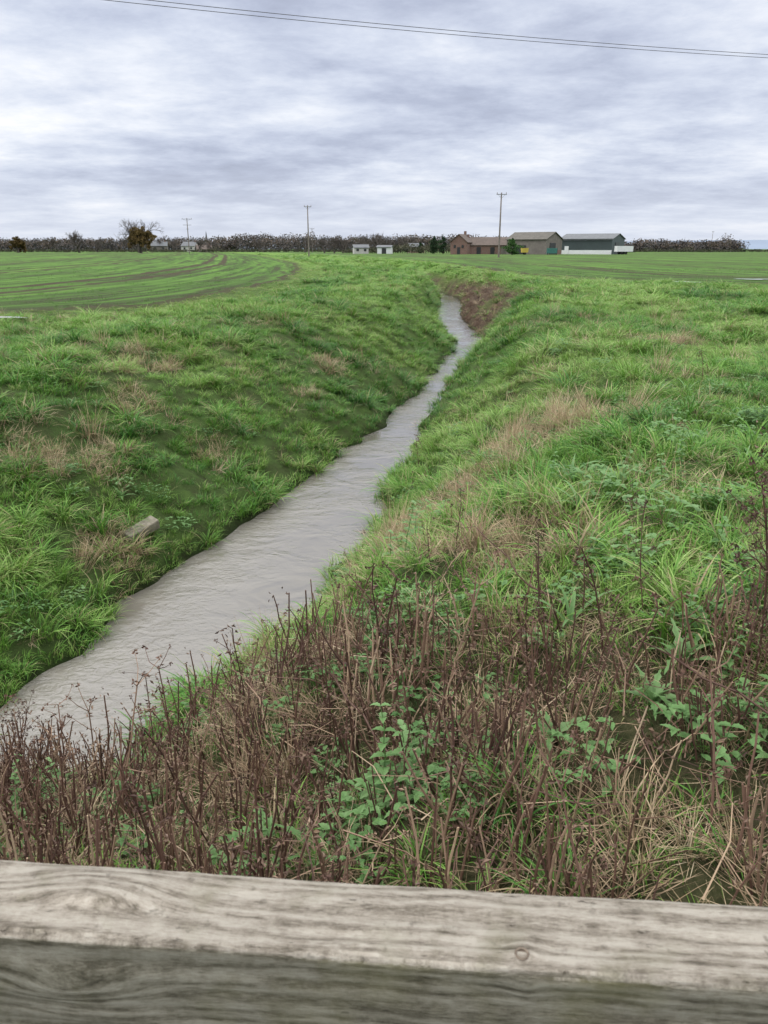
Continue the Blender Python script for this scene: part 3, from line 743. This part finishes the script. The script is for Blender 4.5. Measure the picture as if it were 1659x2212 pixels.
M_tyre=simple('tyre_rubber',(.03,.03,.03),(.02,.02,.02),5,.9)
mb=MB(); box(mb,(0,0,1.5),(4.6,2.2,1.5)); mb.obj('body',[M_white],tr)
mb=MB(); box(mb,(0,0,.65),(4.8,1.8,.15)); tube(mb,[(2.4,0,.65),(3.6,0,.6)],.05,.05,5); mb.obj('chassis',[M_dark],tr)
mb=MB()
for sx in (-.9,.3):
    for sy in (-.95,.95): tube(mb,[(sx,sy-.12,.42),(sx,sy-.1,.42),(sx,sy+.12,.42)],.42,.42,14)
mb.obj('wheels',[M_tyre],tr)
ct=link(bpy.data.objects.new('storage_container',None)); ct.location=(43.6,212,gz(43.6,212)); ct.rotation_euler=(0,0,-.15)
mb=MB(); box(mb,(0,0,1.0),(2.6,1.8,1.3))
for k in range(10): box(mb,(-1.2+k*.26,-.93,1.0),(.1,.06,1.2))
mb.obj('corrugated_body',[M_teal],ct)
mb=MB(); box(mb,(-1.1,0,.17),(.2,1.8,.36)); box(mb,(1.1,0,.17),(.2,1.8,.36)); box(mb,(1.34,0,1.0),(.06,1.6,1.1)); mb.obj('skids_and_doors',[M_dark],ct)
yl=link(bpy.data.objects.new('yellow_grain_trailer',None)); yl.location=(37.2,216,gz(37.2,216)); yl.rotation_euler=(0,0,.2); yl.scale=(.6,.6,.8)
mb=MB(); mb.add([(-1.3,-.8,.7),(1.3,-.8,.7),(1.3,.8,.7),(-1.3,.8,.7),(-1.5,-1,2.1),(1.5,-1,2.1),(1.5,1,2.1),(-1.5,1,2.1)],[(0,1,2,3),(0,1,5,4),(1,2,6,5),(2,3,7,6),(3,0,4,7)]); mb.obj('hopper',[M_yel],yl)
mb=MB(); tube(mb,[(0,-.9,.4),(0,-.65,.4)],.4,.4,14); tube(mb,[(0,.65,.4),(0,.9,.4)],.4,.4,14); tube(mb,[(1.2,0,.6),(2.3,0,.5)],.05,.05,5); mb.obj('wheels_and_drawbar',[M_tyre],yl)

# ---------------------------------------------------------------- trees
def veg_mat(name,stops,trans=.2):
    m,nt,b=newmat(name)
    sp=N(nt,'ShaderNodeSeparateXYZ'); nt.links.new(attr(nt,'vc').outputs['Vector'],sp.inputs[0])
    nt.links.new(ramp(nt,sp.outputs[1],stops),b.inputs['Base Color']); setin(b,Roughness=.8); b.inputs['Specular IOR Level'].default_value=.1
    return m
M_bark=veg_mat('tree_bark',[(0,(.055,.047,.042)),(1,(.11,.095,.085))])
M_oak=veg_mat('autumn_oak_leaves',[(0,(.05,.042,.02)),(.5,(.115,.08,.033)),(1,(.18,.13,.052))])
M_ever=veg_mat('evergreen_leaves',[(0,(.015,.03,.018)),(.6,(.03,.06,.027)),(1,(.06,.10,.045))])
M_hol=veg_mat('green_shrub_leaves',[(0,(.025,.06,.02)),(.6,(.05,.115,.03)),(1,(.085,.17,.045))])
M_wood1=veg_mat('distant_wood_crowns',[(0,(.065,.068,.075)),(.35,(.088,.083,.082)),(.6,(.115,.093,.08)),(.8,(.13,.10,.075)),(1,(.07,.088,.066))])
M_hedge=veg_mat('hedge_leaves',[(0,(.04,.042,.034)),(.5,(.065,.07,.042)),(1,(.11,.10,.07))])
def leafs(mb,c,rad,n,size,mi=1,lo=0,hi=1):
    d=R.normal(size=(n,3)); d/=np.linalg.norm(d,axis=1)[:,None]
    p=c+d*(R.random(n)**.4)[:,None]*np.array(rad)
    a=R.normal(size=(n,3)); a/=np.linalg.norm(a,axis=1)[:,None]
    b=np.cross(a,R.normal(size=(n,3))); b/=np.linalg.norm(b,axis=1)[:,None]+1e-9
    s=size*R.uniform(.5,1.2,(n,1))
    V=np.stack([p-a*s*.5,p+b*s*.4,p+a*s*.5,p-b*s*.4],1).reshape(-1,3)
    base=lo+(hi-lo)*R.random(n)
    C=np.zeros((n*4,3)); C[:,1]=np.repeat(base,4)
    mb.add(V,[(4*i,4*i+1,4*i+2,4*i+3) for i in range(n)],C,mi)
def tree(name,X,Y,h,spread,leafmat=None,nl=0,size=.35,depth=5,seed=1,trunk=.28,thick=.028):
    r=np.random.default_rng(seed); mb=MB(); tips=[]
    def br(p,d,L,ra,k):
        mid=p+d*L*.5+r.normal(size=3)*L*.05; e=p+d*L+r.normal(size=3)*L*.06
        tube(mb,[p,mid,e],ra,ra*.62,5 if k>3 else 3,(1,.3+.5*r.random(),0),0)
        if k==0: tips.append(e); return
        nb=5 if k==depth else 3
        for i in range(nb):
            a=r.random()*6.283; t=r.uniform(.3,.95)*spread
            u=np.cross(d,(math.cos(a),math.sin(a),.2)); u/=np.linalg.norm(u)+1e-9
            nd=d*math.cos(t)+u*math.sin(t)+np.array([0,0,.10]); nd/=np.linalg.norm(nd)
            st=p+(e-p)*r.uniform(.55,1.0) if i else e
            br(st,nd,L*r.uniform(.62,.85),ra*.58,k-1)
        if k<=2: tips.append(e)
    br(np.array([0,0,-.3]),np.array([0,0,1.]),h*trunk,h*thick,depth)
    V=np.concatenate(mb.v); sc=h/V[:,2].max()
    mb.v=[q*sc for q in mb.v]
    if leafmat is not None:
        for t in tips:
            if r.random()<.85: 
                sh=r.random()*.5
                leafs(mb,t*sc,(h*.09,h*.09,h*.07),nl,size,1,sh,sh+.5)
    o=mb.obj(name,[M_bark]+([leafmat] if leafmat else []))
    o.location=(X,Y,gz(X,Y)); return o
def at(u,Y): return (u-829.5)*Y*5.666e-4
tree('bare_oak_tree',at(292,330),335,13.5,1.15,None,depth=6,seed=4,thick=.034)
tree('autumn_oak_tree',at(305,300),300,8.8,1.35,M_oak,60,.5,depth=4,seed=8,trunk=.14)
tree('bare_tree',at(170,330),330,8.8,1.2,None,depth=6,seed=3,trunk=.2,thick=.034)
tree('autumn_bush_tree',at(38,330),330,6.0,1.3,M_oak,36,.5,depth=4,seed=6,trunk=.12)
tree('autumn_bush_tree',at(498,420),420,5.8,1.3,M_wood1,26,.7,depth=4,seed=9,trunk=.12)
for i,(u,Y,h) in enumerate(((210,380,6),(375,400,6.6),(432,380,6.6),(460,400,6),(700,300,6),(722,300,6.4),(742,300,5.8),(812,320,8),(780,330,6.6),(838,350,6),(865,350,6.5),(1013,300,6.2),(1042,300,5.8),(120,420,7),(345,430,6.8),(1075,300,5.6),(660,330,6),(560,400,6.6),(888,340,6.4))):
    tree('bare_tree',at(u,Y),Y,h,1.1,None,depth=5,seed=20+i,trunk=.16,thick=.03)
def conifer(name,X,Y,h,w,mat,seed):
    mb=MB(); tube(mb,[(0,0,-.3),(0,0,h*.5),(0,0,h*.92)],h*.03,.03,6,(1,.4,0),0)
    for k in range(26):
        s=k/25; rr=w*.5*(math.sin(math.pi*(.18+.8*s))**.7)*R.uniform(.55,1.1); a=R.random()*6.28
        leafs(mb,np.array([math.cos(a)*rr*.55,math.sin(a)*rr*.55,h*(.1+.85*s)]),(rr*.6,rr*.6,h*.09),70,.35,1,R.random()*.4,.5+R.random()*.5)
    o=mb.obj(name,[M_bark,mat]); o.location=(X,Y,gz(X,Y)); return o
for u,Y,h,w in ((938,255,5.2,3.4),(957,262,5.4,3.8),(908,300,3.8,3.5)):
    conifer('evergreen_tree',at(u,Y),Y,h,w,M_ever,1)
conifer('holly_bush',at(1106,208),208,4.0,5.2,M_hol,2)
def mass(name,items,mat,per,size,low=False):
    mb=MB()
    for X,Y,h,w in items:
        z=0; sh=R.random()*.55
        tube(mb,[(X,Y,z-.5),(X,Y,z+h*.6)],.2,.1,3,(1,.1,0),0)
        for q in range(3):
            c=np.array([X+R.normal()*w*.28,Y+R.normal()*w*.2,z+h*R.uniform(.35,.74)])
            leafs(mb,c,(w*.42,w*.42,h*.30),per,size,0,sh,sh+.45)
        if low: leafs(mb,np.array([X,Y,h*.25]),(w*.6,w*.4,h*.3),per,size*1.2,0,sh*.6,sh*.6+.3)
    return mb.obj(name,[mat])
it=[]
for u in np.arange(-120,1120,3.2):
    Y=R.uniform(560,680); prof=np.interp(u,[-120,0,150,330,480,520,640,700,900,1000,1120],[29,29,27,29,31,38,37,32,36,34,28])
    it.append((at(u,Y),Y,max(4,(prof+R.normal()*2.2)*Y/1865),R.uniform(7,12)))
mass('distant_woodland',it,M_wood1,50,1.1,True)
it=[]
for u in np.arange(1340,1600,2.8):
    Y=R.uniform(400,440); prof=np.interp(u,[1340,1380,1400,1500,1545,1560,1590],[18,27,29,27,26,34,28])
    it.append((at(u,Y),Y,(prof+R.normal()*2.2)*Y/1865,R.uniform(4,7)))
mass('distant_woodland',it,M_wood1,42,.8,True)
it=[]
for u in np.arange(750,1120,5):
    Y=R.uniform(280,330); it.append((at(u,Y),Y,R.uniform(1.8,4.2)*(1 if u>850 else .6),R.uniform(3,5)))
mass('farmyard_shrubbery',it,M_hedge,55,.5)
it=[]
for u in list(np.arange(-60,760,2.8))+list(np.arange(1350,1720,2.8)):
    if R.random()<.25: continue
    Y=R.uniform(385,400); it.append((at(u,Y),Y,R.uniform(.7,1.7)*(1 if R.random()<.92 else 1.9),R.uniform(2.2,3.6)))
mass('field_hedge',it,M_hedge,30,.45)
mb=MB(); V=[];F=[]; nxh=80
for i in range(nxh):
    X=-1500+i*70; hh=17+12*math.exp(-((X-1900)/700)**2)+10*float(vn(np.array([X]),np.array([0.]),.002,4)[0])*(X>500)
    V+=[(X,2600,-3),(X,2900,hh),(X,3600,hh*.9)]
for i in range(nxh-1): F+=[(3*i,3*i+3,3*i+4,3*i+1),(3*i+1,3*i+4,3*i+5,3*i+2)]
mb.add(V,F); mb.obj('distant_hill',[simple('hazy_hillside',(.20,.25,.33),(.17,.215,.285),.004,1)],smooth=True)  # distance haze is painted into the blue base colour, no volume

# puddles on the field margin
M_pud=newmat('puddle_water')[0]; pb=M_pud.node_tree.nodes['Principled BSDF']; setin(pb,Roughness=.05,IOR=1.33); pb.inputs['Base Color'].default_value=(.2,.18,.15,1)
for X,Y,rx,ry in ((-9.6,17.8,1.4,.35),(15.5,40.5,1.3,.7),(19.5,42.5,.9,.5)):
    mb=MB(); V=[]; 
    for k in range(40):
        a=k/40*6.283; r=1+.35*math.sin(3*a+X)+.2*math.sin(7*a); V.append((X+rx*r*math.cos(a),Y+ry*r*math.sin(a),0))
    V=np.array(V); V[:,2]=height(np.array([X]),np.array([Y]))[0]+.05
    mb.add(V,[tuple(range(40))]); mb.obj('puddle',[M_pud])

# ---------------------------------------------------------------- sky
SE,SR=math.radians(48),math.radians(-80)
w=bpy.data.worlds.new('World'); scene.world=w; w.use_nodes=True; nt=w.node_tree
bg=nt.nodes['Background']; bg.inputs[1].default_value=.1
sky=N(nt,'ShaderNodeTexSky',sky_type='NISHITA'); sky.sun_disc=False; sky.sun_elevation=SE; sky.sun_rotation=SR
tc=N(nt,'ShaderNodeTexCoord').outputs['Generated']
sx=N(nt,'ShaderNodeSeparateXYZ'); nt.links.new(tc,sx.inputs[0])
zz=math_(nt,'MAXIMUM',sx.outputs[2],0.0)
den=math_(nt,'ADD',zz,.13)
cv=N(nt,'ShaderNodeCombineXYZ'); nt.links.new(math_(nt,'DIVIDE',sx.outputs[0],den),cv.inputs[0]); nt.links.new(math_(nt,'DIVIDE',sx.outputs[1],den),cv.inputs[1])
mp=N(nt,'ShaderNodeMapping'); nt.links.new(cv.outputs[0],mp.inputs[0]); mp.inputs['Location'].default_value=(8.4,2.2,0); mp.inputs['Scale'].default_value=(1.0,1.1,1)
n1=noise(nt,mp.outputs[0],.85,9,.58,.15); n2=noise(nt,mp.outputs[0],3.0,10,.66,.15); n3=noise(nt,mp.outputs[0],.33,3,.5)
f=math_(nt,'ADD',math_(nt,'MULTIPLY',n1,.52),math_(nt,'ADD',math_(nt,'MULTIPLY',n2,.26),math_(nt,'MULTIPLY',n3,.22)))
f=math_(nt,'ADD',f,.038)
for cx,cz,wx,wz,am in ((-.32,.14,.15,.05,.06),(-.12,.078,.30,.018,-.055),(.36,.245,.12,.03,.07),(-.04,.25,.2,.03,-.055),(.28,.145,.2,.03,-.035),(.1,.19,.12,.03,.03),(.2,.10,.2,.012,.03)):
    dx=math_(nt,'DIVIDE',math_(nt,'SUBTRACT',sx.outputs[0],cx),wx); dz=math_(nt,'DIVIDE',math_(nt,'SUBTRACT',sx.outputs[2],cz),wz)
    g=math_(nt,'EXPONENT',math_(nt,'MULTIPLY',math_(nt,'ADD',math_(nt,'MULTIPLY',dx,dx),math_(nt,'MULTIPLY',dz,dz)),-1))
    g=math_(nt,'MULTIPLY',g,math_(nt,'GREATER_THAN',sx.outputs[1],0))
    f=math_(nt,'ADD',f,math_(nt,'MULTIPLY',g,am))
cl=ramp(nt,f,[(.38,(.39,.425,.54)),(.45,(.47,.515,.65)),(.50,(.57,.62,.755)),(.55,(.68,.73,.85)),(.61,(.83,.865,.945)),(.67,(.98,.985,1.02))])
hz=mapr(nt,zz,0,.09,.7,0)
cl=mixc(nt,hz,cl,(.70,.75,.86))
cl=mixc(nt,mapr(nt,zz,.27,.45,0,.8),cl,(.82,.81,.79))
zb=mapr(nt,zz,.27,.7,10.8,32.0)
cm=N(nt,'ShaderNodeVectorMath',operation='SCALE'); nt.links.new(cl,cm.inputs[0]); nt.links.new(zb,cm.inputs['Scale'])
col=mixc(nt,.94,sky.outputs[0],cm.outputs[0])
nt.links.new(col,bg.inputs[0])
sd=bpy.data.lights.new('sun','SUN'); sd.energy=1.5; sd.angle=math.radians(16); sd.color=(1,.96,.9)
so=link(bpy.data.objects.new('sun',sd))
dirv=Vector((math.sin(SR)*math.cos(SE),math.cos(SR)*math.cos(SE),math.sin(SE)))
so.rotation_euler=dirv.to_track_quat('Z','Y').to_euler()

# ---------------------------------------------------------------- camera
cd=bpy.data.cameras.new('camera'); cam=link(bpy.data.objects.new('camera',cd)); scene.camera=cam
cd.sensor_fit='VERTICAL'; cd.sensor_height=36; cd.sensor_width=27; cd.lens=27.2; cd.clip_start=.05; cd.clip_end=9000
cam.location=(0,0,1.6); cam.rotation_euler=(math.radians(90-18.8),0,0)
cd.dof.use_dof=True; cd.dof.focus_distance=7; cd.dof.aperture_fstop=20
print('INSTANCES grass',NG)
